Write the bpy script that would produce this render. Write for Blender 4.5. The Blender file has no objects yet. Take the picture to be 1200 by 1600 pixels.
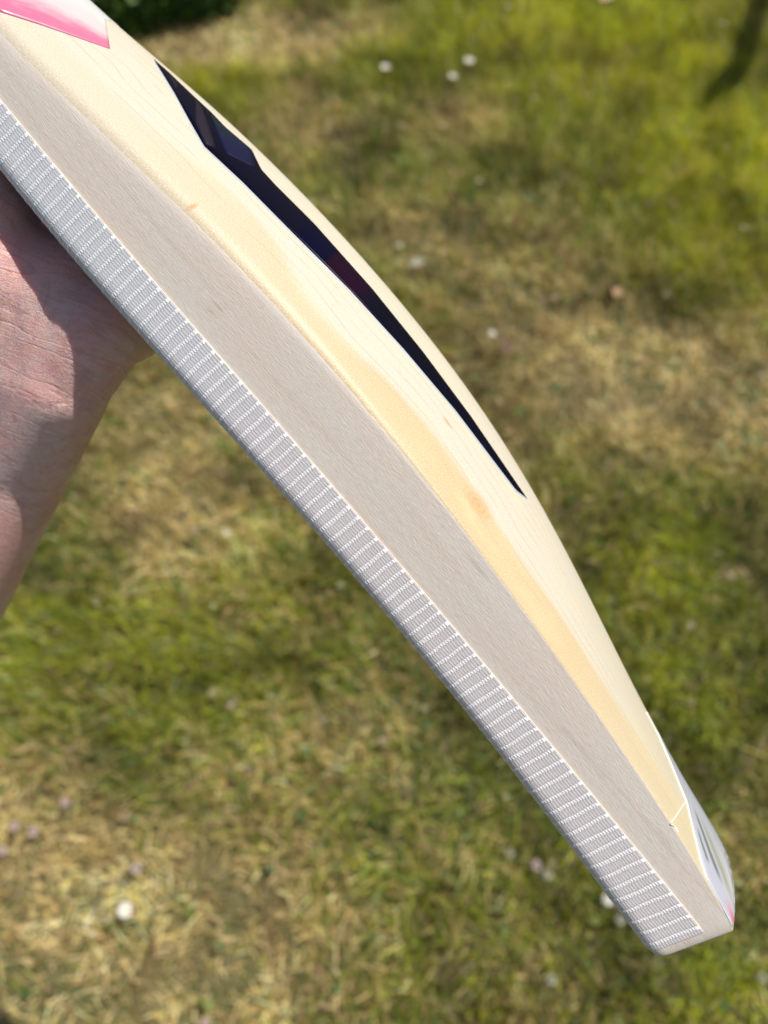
import bpy, bmesh, math, random
import numpy as np
from mathutils import Vector, Matrix
from mathutils.bvhtree import BVHTree

random.seed(7)
rng = np.random.default_rng(11)
S = bpy.context.scene
COL = S.collection

# ------------------------------------------------------------------ camera
PITCH = math.radians(63.0)          # degrees below the horizon
CAM_H = 1.30
cam_d = bpy.data.cameras.new('camera')
cam = bpy.data.objects.new('camera', cam_d)
COL.objects.link(cam)
cam.location = (0, 0, CAM_H)
cam.rotation_euler = (math.pi / 2 - PITCH, 0, 0)
cam_d.sensor_fit = 'VERTICAL'
cam_d.sensor_height = 34.6
cam_d.lens = 26.0
cam_d.clip_start = 0.01
cam_d.clip_end = 600
cam_d.dof.use_dof = True
cam_d.dof.focus_distance = 0.272
cam_d.dof.aperture_fstop = 6.0
S.camera = cam

R_ = np.array([1.0, 0, 0])
U_ = np.array([0, math.sin(PITCH), math.cos(PITCH)])
F_ = np.array([0, math.cos(PITCH), -math.sin(PITCH)])
C_ = np.array([0, 0, CAM_H])
FPX = 26.0 / 34.6 * 1600

# ------------------------------------------------------------------ sun and sky
sv = 0.43 * R_ + 0.68 * U_ - 0.61 * F_
sv = sv / np.linalg.norm(sv)
SUN_EL = math.asin(sv[2])
SUN_AZ = math.atan2(sv[0], sv[1])
W = bpy.data.worlds.new('World')
S.world = W
W.use_nodes = True
wn = W.node_tree
wn.nodes.clear()
sky = wn.nodes.new('ShaderNodeTexSky')
sky.sky_type = 'NISHITA'
sky.sun_disc = False
sky.sun_elevation = SUN_EL
sky.sun_rotation = SUN_AZ
bg = wn.nodes.new('ShaderNodeBackground')
bg.inputs[1].default_value = 0.06
wo = wn.nodes.new('ShaderNodeOutputWorld')
wn.links.new(sky.outputs[0], bg.inputs[0])
wn.links.new(bg.outputs[0], wo.inputs[0])

sl = bpy.data.lights.new('sun', 'SUN')
sl.energy = 3.8
sl.angle = math.radians(0.53)
sl.color = (1.0, 0.945, 0.865)
so = bpy.data.objects.new('sun', sl)
COL.objects.link(so)
so.rotation_euler = Vector(sv).to_track_quat('Z', 'Y').to_euler()
so.location = (2, 3, 4)

S.view_settings.view_transform = 'Standard'
S.view_settings.look = 'None'
S.view_settings.exposure = 0.36
S.view_settings.gamma = 1
S.view_settings.use_curve_mapping = False
S.render.engine = 'CYCLES'
S.cycles.max_bounces = 8
S.cycles.use_denoising = True

# ------------------------------------------------------------------ small helpers
def ray(px, py):
    d = (px - 600) / FPX * R_ + (800 - py) / FPX * U_ + F_
    return d                                   # depth along F_ is 1

def at_depth(px, py, z):
    return C_ + ray(px, py) * z

def ground(px, py, h=0.0):
    d = ray(px, py)
    return C_ + d * ((h - CAM_H) / d[2])

def mesh_np(name, verts, faces, mat=None, parent=None, smooth=True, mats=None, midx=None):
    me = bpy.data.meshes.new(name)
    me.from_pydata([tuple(map(float, v)) for v in verts], [], faces)
    me.update()
    for m in (mats or ([mat] if mat else [])):
        me.materials.append(m)
    if midx is not None:
        me.polygons.foreach_set('material_index', midx)
    if smooth:
        me.polygons.foreach_set('use_smooth', [True] * len(me.polygons))
    o = bpy.data.objects.new(name, me)
    COL.objects.link(o)
    if parent is not None:
        o.parent = parent
    return o

def tag(o, label=None, cat=None, group=None, kind=None):
    if label: o['label'] = label
    if cat: o['category'] = cat
    if group: o['group'] = group
    if kind: o['kind'] = kind
    return o

def empty(name, loc=(0, 0, 0)):
    o = bpy.data.objects.new(name, None)
    o.empty_display_size = 0.02
    o.location = loc
    COL.objects.link(o)
    return o

class NT:
    """tiny node builder"""
    def __init__(self, name):
        self.m = bpy.data.materials.new(name)
        self.m.use_nodes = True
        self.t = self.m.node_tree
        self.b = self.t.nodes['Principled BSDF']
    def n(self, typ, **kw):
        nd = self.t.nodes.new(typ)
        for k, v in kw.items():
            if k.startswith('i_'):
                nd.inputs[k[2:]].default_value = v
            else:
                setattr(nd, k, v)
        return nd
    def l(self, a, b):
        self.t.links.new(a, b)
    def val(self, x, sock):
        if isinstance(x, (int, float)):
            sock.default_value = x
        else:
            self.l(x, sock)
    def math(self, op, a, b=0.0, c=0.0, clamp=False):
        nd = self.n('ShaderNodeMath', operation=op, use_clamp=clamp)
        self.val(a, nd.inputs[0]); self.val(b, nd.inputs[1]); self.val(c, nd.inputs[2])
        return nd.outputs[0]
    def sstep(self, x, lo, hi):
        nd = self.n('ShaderNodeMapRange', interpolation_type='SMOOTHSTEP')
        self.val(x, nd.inputs[0]); self.val(lo, nd.inputs[1]); self.val(hi, nd.inputs[2])
        return nd.outputs[0]
    def mix(self, f, a, b, mode='MIX'):
        nd = self.n('ShaderNodeMix', data_type='RGBA', blend_type=mode)
        self.val(f, nd.inputs[0])
        for x, s in ((a, nd.inputs[6]), (b, nd.inputs[7])):
            if isinstance(x, tuple): s.default_value = (*x, 1)
            else: self.l(x, s)
        return nd.outputs[2]
    def noise(self, vec, scale, detail=3, rough=0.55, dist=0.0):
        nd = self.n('ShaderNodeTexNoise')
        nd.inputs['Scale'].default_value = scale
        nd.inputs['Detail'].default_value = detail
        nd.inputs['Roughness'].default_value = rough
        nd.inputs['Distortion'].default_value = dist
        if vec is not None: self.l(vec, nd.inputs['Vector'])
        return nd.outputs[0]
    def scaled(self, vec, s, loc=(0, 0, 0)):
        nd = self.n('ShaderNodeMapping')
        nd.inputs['Scale'].default_value = s
        nd.inputs['Location'].default_value = loc
        self.l(vec, nd.inputs[0])
        return nd.outputs[0]
    def bump(self, h, strength, dist=0.001, prev=None):
        nd = self.n('ShaderNodeBump')
        nd.inputs['Strength'].default_value = strength
        nd.inputs['Distance'].default_value = dist
        self.l(h, nd.inputs['Height'])
        if prev is not None: self.l(prev, nd.inputs['Normal'])
        return nd.outputs[0]
    def set(self, **kw):
        for k, v in kw.items():
            k = k.replace('_', ' ')
            s = self.b.inputs[k]
            if isinstance(v, (int, float)): s.default_value = v
            elif isinstance(v, tuple): s.default_value = (*v, 1) if len(v) == 3 and s.type == 'RGBA' else v
            else: self.l(v, s)

# ------------------------------------------------------------------ bat frame
TH = math.radians(10.0)
A2 = np.array([1105.0, -1306.0]); A2 /= np.linalg.norm(A2)
B2 = np.array([-A2[1], A2[0]])
AX = A2[0] * R_ + A2[1] * U_
BX0 = B2[0] * R_ + B2[1] * U_
BX = BX0 * math.cos(TH) - F_ * math.sin(TH)
WX = F_ * math.cos(TH) + BX0 * math.sin(TH)
O_ = C_ + F_ * 0.270

def bat(a, b, w):
    return O_ + a * AX + b * BX + w * WX

def to_ab(px, py, w):
    d = ray(px, py)
    P0 = O_ + w * WX
    t = np.dot(P0 - C_, WX) / np.dot(d, WX)
    q = C_ + d * t - O_
    return np.dot(q, AX), np.dot(q, BX)

L0 = [(0,262),(94,375),(195,491),(285,600),(350,667),(475,804),(587,937),(650,1017),(750,1133),(873,1293),(925,1368),(985,1446),(1024,1494)]
L1 = [(0,156),(56,221),(150,334),(262,465),(382,600),(500,737),(600,850),(704,979),(800,1087),(900,1207),(982,1314),(1042,1386),(1105,1462)]
L2 = [(0,34),(112,146),(225,255),(300,330),(375,405),(450,489),(562,620),(637,710),(710,800),(767,883),(833,973),(889,1050),(940,1125),(985,1191),(1030,1260),(1069,1314),(1105,1374),(1144,1449)]
L3 = [(139,0),(169,28),(200,52),(240,90),(337,172),(390,224),(450,279),(517,350),(600,438),(694,560),(769,669),(817,743),(863,815),(890,865),(917,927),(945,985),(973,1043),(1010,1110),(1045,1172),(1087,1250),(1103,1282)]

def table(L, w, deg):
    ab = np.array([to_ab(x, y, w) for x, y in L])
    a0, a1 = ab[:, 0].min(), ab[:, 0].max()
    m = (a0 + a1) / 2; h = (a1 - a0) / 2
    c = np.polyfit((ab[:, 0] - m) / h, ab[:, 1], deg)
    dc = np.polyder(c)
    def f(a):
        x = (a - m) / h
        if x < -1:
            return np.polyval(c, -1) + np.polyval(dc, -1) * (x + 1) * (1 / (1 + 0.3 * (-x - 1)))
        if x > 1.0:
            return np.polyval(c, 1) + np.polyval(dc, 1) * (x - 1)
        return np.polyval(c, x)
    return f
HW = 0.054
f0 = table(L0, 0.004, 4)
f1 = table(L1, 0.0, 4)
f2 = table(L2, 0.0, 5)
f3p = table(L3, HW + 0.002, 7)
A_END = to_ab(1028, 1500, 0.0)[0]
A_SH = -0.365                                       # where the shoulders start

def slant(s):
    x = (s + 0.02) / (A_END + 0.02)
    return 0.24 * max(0.0, x) ** 1.6

def levels(s):
    k = slant(s)
    b0 = f0(s); b1 = f1(s)
    r = []
    for f in (f2, f3p):
        b = f(s)
        for _ in range(4):
            b = f(s + k * (b - b0))
        r.append(b)
    b2, b3 = r
    if s < -0.26:                                    # out of frame: swell dies away to the shoulders
        x = min(1, (-0.26 - s) / 0.12)
        b3 = min(b3, f3p(-0.26)) * (1 - x) + (b0 + 0.048) * x if x > 0 else b3
        b2 = b2 * (1 - x) + (b0 + 0.030) * x
    return b0, b1, b2, max(b3, b2 + 0.006)

def place(s, b, w, toe=True):
    """bat surface coordinates -> world"""
    b0 = f0(s)
    a = s + slant(s) * (b - b0)
    if toe and s > A_END - 0.03:                      # rounded toe when seen from the front
        x = (s - (A_END - 0.03)) / 0.03
        u = min(1.0, abs(w - HW) / HW)
        a += x * 0.0065 * (1 - u ** 2)
    return bat(a, b, w)

def fillet(P, Q, N, r, k=5):
    P, Q, N = map(np.array, (P, Q, N))
    d0 = P - Q; d1 = N - Q
    l0, l1 = np.linalg.norm(d0), np.linalg.norm(d1)
    p = Q + d0 / l0 * min(r, l0 * 0.9); n = Q + d1 / l1 * min(r, l1 * 0.9)
    return [tuple((1 - t) ** 2 * p + 2 * t * (1 - t) * Q + t * t * n) for t in np.linspace(0, 1, k)]

def r_back(s):
    return float(np.interp(s, [-0.3, -0.16, -0.06, 0.02, 0.08, 0.2], [0.0075, 0.0065, 0.0045, 0.0016, 0.0008, 0.0006]))
RF = 0.005

def back_b(b2, b3, x):
    return b2 + (b3 - b2) * (1 - np.maximum(0.0, 1 - x) ** 1.45)

def section(s):
    """closed outline in (b, w) with an integer zone and a running coordinate v"""
    b0, b1, b2, b3 = levels(s)
    pts = []
    def add(b, w, z, v): pts.append((b, w, z, v))
    # near face/edge corner, edge
    for i, (b, w) in enumerate(fillet((b0, 0.03), (b0, 0), (b2, 0), RF, 9)): add(b, w, 0, b - b0)
    for t in (0.22, 0.38, 0.54, 0.70): add(b0 + (b2 - b0) * t, 0, 0, (b2 - b0) * t)
    xs = np.linspace(0, 1, 25)[1:]
    nxt = (back_b(b2, b3, xs[1]), xs[1] * HW)
    r = r_back(s)
    fl = fillet((b0, 0), (b2, 0), nxt, r, 7)
    for i, (b, w) in enumerate(fl): add(b, w, 0 if i < 3 else 1, (b - b0) if i < 3 else w)
    wend = fl[-1][1]
    for x in xs:
        w = wend + (HW - wend) * x
        add(back_b(b2, b3, w / HW), w, 1, w)
    half = [p for p in pts if p[2] == 1][:-1]
    for b, w, z, v in reversed(half): add(b, 2 * HW - w, 1, 2 * HW - w)
    for t in (0.75, 0.5, 0.25): add(b0 + (b2 - b0) * t, 2 * HW, 2, t * 0.04)
    for b, w in fillet((b0, 0.03), (b0, 0), (b2, 0), RF, 7)[::-1]: add(b, 2 * HW - w, 2, b)
    for t in (0.8, 0.6, 0.4, 0.2): add(b0 - 0.0008 * math.sin(math.pi * t), 0.005 + 0.098 * t, 3, t)
    return pts

# ------------------------------------------------------------------ wood materials
def wood_back():
    m = NT('willow_back')
    uv = m.n('ShaderNodeUVMap').outputs[0]
    sep = m.n('ShaderNodeSeparateXYZ'); m.l(uv, sep.inputs[0])
    a, w = sep.outputs[0], sep.outputs[1]             # metres
    lon = m.scaled(uv, (6, 60, 1))
    n1 = m.noise(lon, 1.6, 3)
    wn_ = m.math('ADD', w, m.math('MULTIPLY', m.math('SUBTRACT', n1, 0.5), 0.010))
    # heartwood band beside the edge, a colour of the wood itself
    edge_w = m.n('ShaderNodeFloatCurve')
    mr = m.n('ShaderNodeMapRange'); m.l(a, mr.inputs[0])
    mr.inputs[1].default_value = -0.25; mr.inputs[2].default_value = 0.20
    m.l(mr.outputs[0], edge_w.inputs[1])
    c = edge_w.mapping.curves[0]
    for i, (x, y) in enumerate(BAND):
        if i < 2: c.points[i].location = (x, y)
        else: c.points.new(x, y)
    edge_w.mapping.update()
    bw = m.math('MULTIPLY', edge_w.outputs[0], 0.052)
    d = m.math('SUBTRACT', wn_, bw)
    band = m.math('SUBTRACT', 1.0, m.sstep(d, -0.0022, 0.0022))
    strength = m.sstep(a, -0.22, -0.01)
    band = m.math('MULTIPLY', band, m.math('ADD', 0.18, m.math('MULTIPLY', strength, 0.74)))
    late = m.math('SUBTRACT', 1.0, m.math('MULTIPLY', m.sstep(a, 0.05, 0.20), 0.55))
    band = m.math('MULTIPLY', band, late)
    col = m.mix(band, (0.625, 0.585, 0.49), (0.60, 0.455, 0.245))
    col = m.mix(m.math('MULTIPLY', m.sstep(a, 0.06, 0.18), 0.55), col, (0.60, 0.53, 0.34))
    # broad tonal drift
    n2 = m.noise(m.scaled(uv, (9, 40, 1), (3, 1, 0)), 2.0, 4)
    col = m.mix(m.math('MULTIPLY', m.sstep(n2, 0.45, 0.8), 0.35), col, (0.80, 0.62, 0.38))
    # growth rings: thin lines along the blade, uneven spacing
    n3 = m.noise(m.scaled(uv, (5, 10, 1), (1, 7, 0)), 3.0, 2)
    ph = m.math('MULTIPLY', m.math('ADD', w, m.math('MULTIPLY', n3, 0.012)), 230.0)
    fr = m.math('FRACT', ph)
    line = m.sstep(m.math('ABSOLUTE', m.math('SUBTRACT', fr, 0.5)), 0.11, 0.0)
    n4 = m.noise(m.scaled(uv, (14, 130, 1)), 2.0, 2)
    line = m.math('MULTIPLY', line, m.math('MULTIPLY', m.sstep(n4, 0.36, 0.56), m.sstep(w, 0.006, 0.011)))
    col = m.mix(m.math('MULTIPLY', line, 0.46), col, (0.46, 0.34, 0.20))
    # fine silk of the planed willow
    n5 = m.noise(m.scaled(uv, (900, 2600, 1)), 1.0, 2, 0.7)
    n6 = m.noise(m.scaled(uv, (2200, 2200, 1)), 1.0, 1, 0.6)
    col = m.mix(m.math('MULTIPLY', m.sstep(n5, 0.35, 0.7), 0.34), col, (0.60, 0.46, 0.27))
    col = m.mix(m.math('MULTIPLY', m.sstep(n6, 0.5, 0.75), 0.40), col, (0.95, 0.88, 0.72))
    # knots and small flecks
    for (ka, kw, ra, rw, cc, st) in KNOTS:
        da = m.math('DIVIDE', m.math('SUBTRACT', a, ka), ra)
        dw = m.math('DIVIDE', m.math('SUBTRACT', m.math('ADD', w, m.math('MULTIPLY', m.math('SUBTRACT', n4, 0.5), rw * 0.8)), kw), rw)
        rr = m.math('SQRT', m.math('ADD', m.math('MULTIPLY', da, da), m.math('MULTIPLY', dw, dw)))
        k = m.math('MULTIPLY', m.sstep(rr, 1.0, 0.15), st)
        if ra > 0.009 and rw > 0.005:               # grain swirling round the knot
            sw = m.math('ADD', 0.5, m.math('MULTIPLY', m.math('SINE', m.math('MULTIPLY', m.math('ADD', rr, m.math('MULTIPLY', n1, 0.5)), 26.0)), 0.5))
            k = m.math('MULTIPLY', k, m.math('ADD', 0.55, m.math('MULTIPLY', sw, 0.7)))
        col = m.mix(k, col, cc)
    h = m.math('ADD', n6, m.math('MULTIPLY', n5, 0.6))
    m.set(Base_Color=col, Roughness=0.42, Normal=m.bump(h, 0.22, 0.0005))
    m.b.inputs['Coat Weight'].default_value = 0.04
    m.b.inputs['Specular IOR Level'].default_value = 0.35
    m.b.inputs['Coat Roughness'].default_value = 0.35
    m.b.inputs['Subsurface Weight'].default_value = 0.06
    m.b.inputs['Subsurface Radius'].default_value = (0.004, 0.002, 0.001)
    m.b.inputs['Subsurface Scale'].default_value = 0.5
    return m.m

def wood_edge():
    m = NT('willow_edge')
    uv = m.n('ShaderNodeUVMap').outputs[0]
    sep = m.n('ShaderNodeSeparateXYZ'); m.l(uv, sep.inputs[0])
    a, v = sep.outputs[0], sep.outputs[1]
    n1 = m.noise(m.scaled(uv, (8, 45, 1)), 2.2, 4, 0.6)
    n2 = m.noise(m.scaled(uv, (260, 3600, 1)), 1.0, 2, 0.6)
    n3 = m.noise(m.scaled(uv, (380, 2000, 1), (5, 2, 0)), 1.0, 2, 0.7)
    col = m.mix(m.sstep(n1, 0.3, 0.72), (0.77, 0.70, 0.62), (0.79, 0.67, 0.555))
    n7 = m.noise(m.scaled(uv, (5, 260, 1), (7, 4, 0)), 1.6, 3, 0.6)
    col = m.mix(m.math('MULTIPLY', m.sstep(n7, 0.45, 0.72), 0.30), col, (0.62, 0.49, 0.38))
    # long warm growth lines wandering towards the toe
    ph = m.math('ADD', m.math('MULTIPLY', v, 62.0), m.math('ADD', m.math('MULTIPLY', a, -4.5), m.math('MULTIPLY', n1, 0.9)))
    ln = m.sstep(m.math('ABSOLUTE', m.math('SUBTRACT', m.math('FRACT', ph), 0.5)), 0.09, 0.0)
    ln = m.math('MULTIPLY', ln, m.sstep(a, 0.02, 0.12))
    col = m.mix(m.math('MULTIPLY', ln, 0.26), col, (0.56, 0.38, 0.24))
    col = m.mix(m.math('MULTIPLY', m.sstep(n2, 0.42, 0.75), 0.38), col, (0.47, 0.40, 0.33))
    col = m.mix(m.math('MULTIPLY', m.sstep(n3, 0.52, 0.75), 0.38), col, (0.88, 0.82, 0.75))
    for (ka, kw, ra, rw, cc, st) in EKNOTS:
        da = m.math('DIVIDE', m.math('SUBTRACT', a, ka), ra)
        dw = m.math('DIVIDE', m.math('SUBTRACT', v, kw), rw)
        rr = m.math('SQRT', m.math('ADD', m.math('MULTIPLY', da, da), m.math('MULTIPLY', dw, dw)))
        col = m.mix(m.math('MULTIPLY', m.sstep(rr, 1.0, 0.1), st), col, cc)
    h = m.math('ADD', n3, m.math('MULTIPLY', n2, 0.8))
    m.set(Base_Color=col, Roughness=0.40, Normal=m.bump(h, 0.26, 0.0005))
    m.b.inputs['Coat Weight'].default_value = 0.15
    m.b.inputs['Coat Roughness'].default_value = 0.30
    return m.m

def simple(name, col, rough=0.5, coat=0.0, spec=0.5, nscale=None, namt=0.1, metal=0.0):
    m = NT(name)
    if nscale:
        tc = m.n('ShaderNodeTexCoord').outputs['Object']
        n = m.noise(tc, nscale, 3)
        dark = tuple(c * (1 - namt * 2) for c in col)
        m.set(Base_Color=m.mix(n, dark, tuple(min(1, c * (1 + namt)) for c in col)))
    else:
        m.set(Base_Color=col)
    m.set(Roughness=rough, Metallic=metal)
    m.b.inputs['Coat Weight'].default_value = coat
    m.b.inputs['Coat Roughness'].default_value = 0.08
    m.b.inputs['Specular IOR Level'].default_value = spec
    return m.m

# ------------------------------------------------------------------ the blade
stations = np.concatenate([np.linspace(A_SH, -0.26, 12)[:-1], np.linspace(-0.26, A_END - 0.006, 120), A_END - np.array([0.0045, 0.003, 0.0017, 0.0008, 0.0002])])
secs = [section(s) for s in stations]
NP = len(secs[0])
V = []
for s, sec in zip(stations, secs):
    shrink = max(0.0, (s - (A_END - 0.0045)) / 0.0045)
    r = 0.0013 * (1 - math.sqrt(max(0, 1 - shrink ** 2)))
    cb = np.mean([p[0] for p in sec]); cw = HW
    b0, b1, b2, b3 = levels(s)
    for b, w, z, v in sec:
        if r > 0:
            b = b + (1 if b < cb else -1) * min(r, abs(b - cb) * 0.9)
            w = w + (1 if w < cw else -1) * min(r, abs(w - cw) * 0.9)
        V.append(place(s, b, w))
faces, midx, uvs = [], [], []
ns = len(stations)
zone_m = {0: 1, 1: 0, 2: 1, 3: 2}
for i in range(ns - 1):
    for j in range(NP):
        j2 = (j + 1) % NP
        faces.append((i * NP + j, i * NP + j2, (i + 1) * NP + j2, (i + 1) * NP + j))
        z = secs[i][j][2]
        if secs[i][j2][2] != z and z == 0: z = 1
        midx.append(zone_m[z])
        for (ii, jj) in ((i, j), (i, j2), (i + 1, j2), (i + 1, j)):
            p = secs[ii][jj]
            v = p[1] if z in (1,) else p[3]
            uvs.append((stations[ii], v))
c0 = len(V)
V.append(np.mean(V[:NP], axis=0)); V.append(np.mean(V[(ns - 1) * NP:ns * NP], axis=0))
for j in range(NP):
    j2 = (j + 1) % NP
    faces.append((c0, j2, j)); midx.append(1)
    faces.append((c0 + 1, (ns - 1) * NP + j, (ns - 1) * NP + j2)); midx.append(1)
    b = secs[-1][j][0]
    for jj in (j2, j, j): uvs.append((stations[0], 0.01 + 0.0001 * jj))
    for jj in (j, j2, j2): uvs.append((stations[-1], 0.01 + 0.0001 * jj))

me_tmp = bpy.data.meshes.new('tmp')
me_tmp.from_pydata([tuple(v) for v in V], [], faces)
BVH = BVHTree.FromPolygons([Vector(v) for v in V], faces)
bpy.data.meshes.remove(me_tmp)

def hit(px, py, relax=True):
    d = Vector(ray(px, py)).normalized()
    for k in range(14):
        loc, nor, idx, dist = BVH.ray_cast(Vector(C_), d)
        if loc is not None:
            if nor.dot(d) > 0: nor = -nor
            return np.array(loc), np.array(nor)
        if not relax: return None
        px -= B2[0] * 1.2; py += B2[1] * 1.2
        d = Vector(ray(px, py)).normalized()
    loc, nor, idx, dist = BVH.find_nearest(Vector(at_depth(px, py, 0.29)))
    return np.array(loc), np.array(nor)

def aw(px, py):
    h = hit(px, py)
    q = h[0] - O_
    a, b, w = np.dot(q, AX), np.dot(q, BX), np.dot(q, WX)
    s = a
    for _ in range(3): s = a - slant(s) * (b - f0(s))
    return s, w, b - f0(s)

BANDPX = [(100, 60, 0), (240, 195, 0), (384, 318, 0), (525, 511, 0), (630, 612, 0), (750, 763, 0), (813, 863, 0), (880, 960, 0), (950, 1075, 0), (1020, 1185, 0)]
bp = sorted((aw(x, y)[0], aw(x, y)[1]) for x, y, _ in BANDPX)
BAND = [(0.0, bp[0][1] / 0.06)] + [(1.0, 0.45)] + [((s + 0.25) / 0.45, min(1, w / 0.06)) for s, w in bp if 0.02 < (s + 0.25) / 0.45 < 0.98]
def kn(px, py, ra, rw, cc, st):
    s, w, _ = aw(px, py); return (s, w, ra, rw, cc, st)
def ek(px, py, ra, rw, cc, st):
    s, _, v = aw(px, py); return (s, v, ra, rw, cc, st)
KNOTS = [kn(748, 790, 0.010, 0.006, (0.56, 0.34, 0.13), 0.55), kn(736, 806, 0.0035, 0.004, (0.74, 0.56, 0.32), 0.7),
         kn(725, 785, 0.006, 0.0022, (0.74, 0.57, 0.33), 0.6), kn(699, 660, 0.0045, 0.0010, (0.62, 0.30, 0.13), 0.75),
         kn(302, 322, 0.0016, 0.0020, (0.62, 0.30, 0.10), 0.9), kn(800, 770, 0.012, 0.004, (0.80, 0.63, 0.42), 0.5)]
EKNOTS = [ek(340, 478, 0.005, 0.0008, (0.40, 0.33, 0.25), 0.5), ek(330, 487, 0.003, 0.0006, (0.42, 0.34, 0.26), 0.5),
          ek(25, 160, 0.0007, 0.0003, (0.95, 0.95, 0.95), 1.0), ek(123, 226, 0.0005, 0.0003, (0.95, 0.95, 0.95), 1.0),
          ek(745, 885, 0.010, 0.0012, (0.44, 0.33, 0.26), 0.35)]

M_back, M_edge = wood_back(), wood_edge()
M_face = simple('face_covering', (0.66, 0.62, 0.55), 0.35, 0.3, nscale=60)

root = empty('cricket_bat', bat(0, 0, 0))
tag(root, 'pale willow cricket bat with woven edge tape and dark navy sticker above the lawn', 'cricket bat')
INV = Matrix.Translation(-Vector(bat(0, 0, 0)))
def child(o, parent):
    o.parent = parent
    # geometry is written in world space: cancel the parent chain
    o.matrix_parent_inverse = parent_world(parent).inverted()
    return o
def parent_world(p):
    return Matrix.Translation(p.location) if p.parent is None else (parent_world(p.parent) @ p.matrix_parent_inverse @ Matrix.Translation(p.location))

blade = mesh_np('blade', V, faces, mats=[M_back, M_edge, M_face], midx=midx)
child(blade, root)
uvl = blade.data.uv_layers.new(name='UVMap')
uvl.data.foreach_set('uv', np.array(uvs, dtype=np.float32).ravel())

# shoulders, handle and grip (out of the frame, towards the upper left)
b0, b1, b2, b3 = levels(A_SH)
VH, FH = [], []
N = 40
st = [(0.0, 1.0, 1.0), (0.015, 0.97, 0.98), (0.035, 0.80, 0.9), (0.055, 0.52, 0.82), (0.075, 0.34, 0.74), (0.10, 0.31, 0.70), (0.12, 0.305, 0.68)]
for da, sw, sb in st:
    for j in range(N):
        t = 2 * math.pi * j / N
        c, s_ = math.cos(t), math.sin(t)
        p = 0.35 if da < 0.03 else 0.75
        w = HW + math.copysign(abs(c) ** p, c) * (HW - 0.001) * sw
        b = (b0 + b2) / 2 + math.copysign(abs(s_) ** p, s_) * (b2 - b0) / 2 * sb
        if s_ > 0: b += (b3 - b2) * 0.9 * (1 - min(1, abs(w - HW) / HW)) * max(0, 1 - da / 0.06)
        VH.append(bat(A_SH - da + 0.0005, b, w))
for i in range(len(st) - 1):
    for j in range(N):
        j2 = (j + 1) % N
        FH.append((i * N + j, (i + 1) * N + j, (i + 1) * N + j2, i * N + j2))
FH.append(tuple(range((len(st) - 1) * N, len(st) * N)))
child(mesh_np('shoulder', VH, FH, simple('shoulder_wood', (0.66, 0.56, 0.42), 0.42, 0.1, nscale=30)), root)
VG, FG = [], []
gb = (b0 + b2) / 2
for i in range(61):
    a = A_SH - 0.118 - 0.28 * i / 60
    r = 0.0165 + 0.0007 * (i % 2) + 0.003 * max(0, (i - 56) / 4)
    for j in range(24):
        t = 2 * math.pi * j / 24
        VG.append(bat(a, gb + r * 1.08 * math.sin(t), HW + r * 0.98 * math.cos(t)))
for i in range(60):
    for j in range(24):
        j2 = (j + 1) % 24
        FG.append((i * 24 + j, (i + 1) * 24 + j, (i + 1) * 24 + j2, i * 24 + j2))
FG += [tuple(range(23, -1, -1)), tuple(range(60 * 24, 61 * 24))]
child(mesh_np('grip', VG, FG, simple('rubber_grip', (0.75, 0.22, 0.38), 0.7, 0, nscale=200)), root)

# ------------------------------------------------------------------ woven edge tape
def tape_mat():
    m = NT('fibreglass_tape')
    uv = m.n('ShaderNodeUVMap').outputs[0]
    sep = m.n('ShaderNodeSeparateXYZ'); m.l(uv, sep.inputs[0])
    a, v = sep.outputs[0], sep.outputs[1]
    warp = m.noise(m.scaled(uv, (30, 120, 1)), 1.0, 2)
    ph = m.math('MULTIPLY', m.math('ADD', v, m.math('MULTIPLY', warp, 0.0014)), 2 * math.pi / 0.00105)
    wv = m.math('ADD', 0.5, m.math('MULTIPLY', m.math('SINE', ph), 0.5))
    brk = m.noise(m.scaled(uv, (420, 2600, 1)), 1.0, 2, 0.6)
    fib = m.math('MULTIPLY', m.math('POWER', wv, 1.5), m.sstep(brk, 0.28, 0.62))
    t = m.sstep(a, -0.16, 0.02)
    base = m.mix(t, (0.64, 0.645, 0.66), (0.71, 0.645, 0.63))
    lite = m.mix(t, (0.88, 0.885, 0.90), (0.84, 0.77, 0.755))
    col = m.mix(m.math('MULTIPLY', fib, 0.75), base, lite)
    # faint broad grey mottling
    n = m.noise(m.scaled(uv, (60, 300, 1)), 1.0, 3)
    col = m.mix(m.math('MULTIPLY', m.sstep(n, 0.4, 0.8), 0.30), col, (0.68, 0.66, 0.66))
    # stray white filaments
    s1 = m.noise(m.scaled(uv, (160, 420, 1), (2, 9, 0)), 1.0, 1, 0.5, 1.2)
    fl = m.sstep(m.math('ABSOLUTE', m.math('SUBTRACT', s1, 0.5)), 0.012, 0.0)
    gate = m.noise(m.scaled(uv, (22, 50, 1), (4, 3, 0)), 1.0, 1)
    col = m.mix(m.math('MULTIPLY', m.math('MULTIPLY', fl, m.sstep(gate, 0.52, 0.68)), 0.75), col, (0.86, 0.85, 0.86))
    m.set(Base_Color=col, Roughness=0.36, Normal=m.bump(fib, 0.5, 0.00025))
    m.b.inputs['Subsurface Weight'].default_value = 0.6
    m.b.inputs['Subsurface Radius'].default_value = (1, 0.8, 0.7)
    m.b.inputs['Subsurface Scale'].default_value = 0.0035
    return m.m
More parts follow.
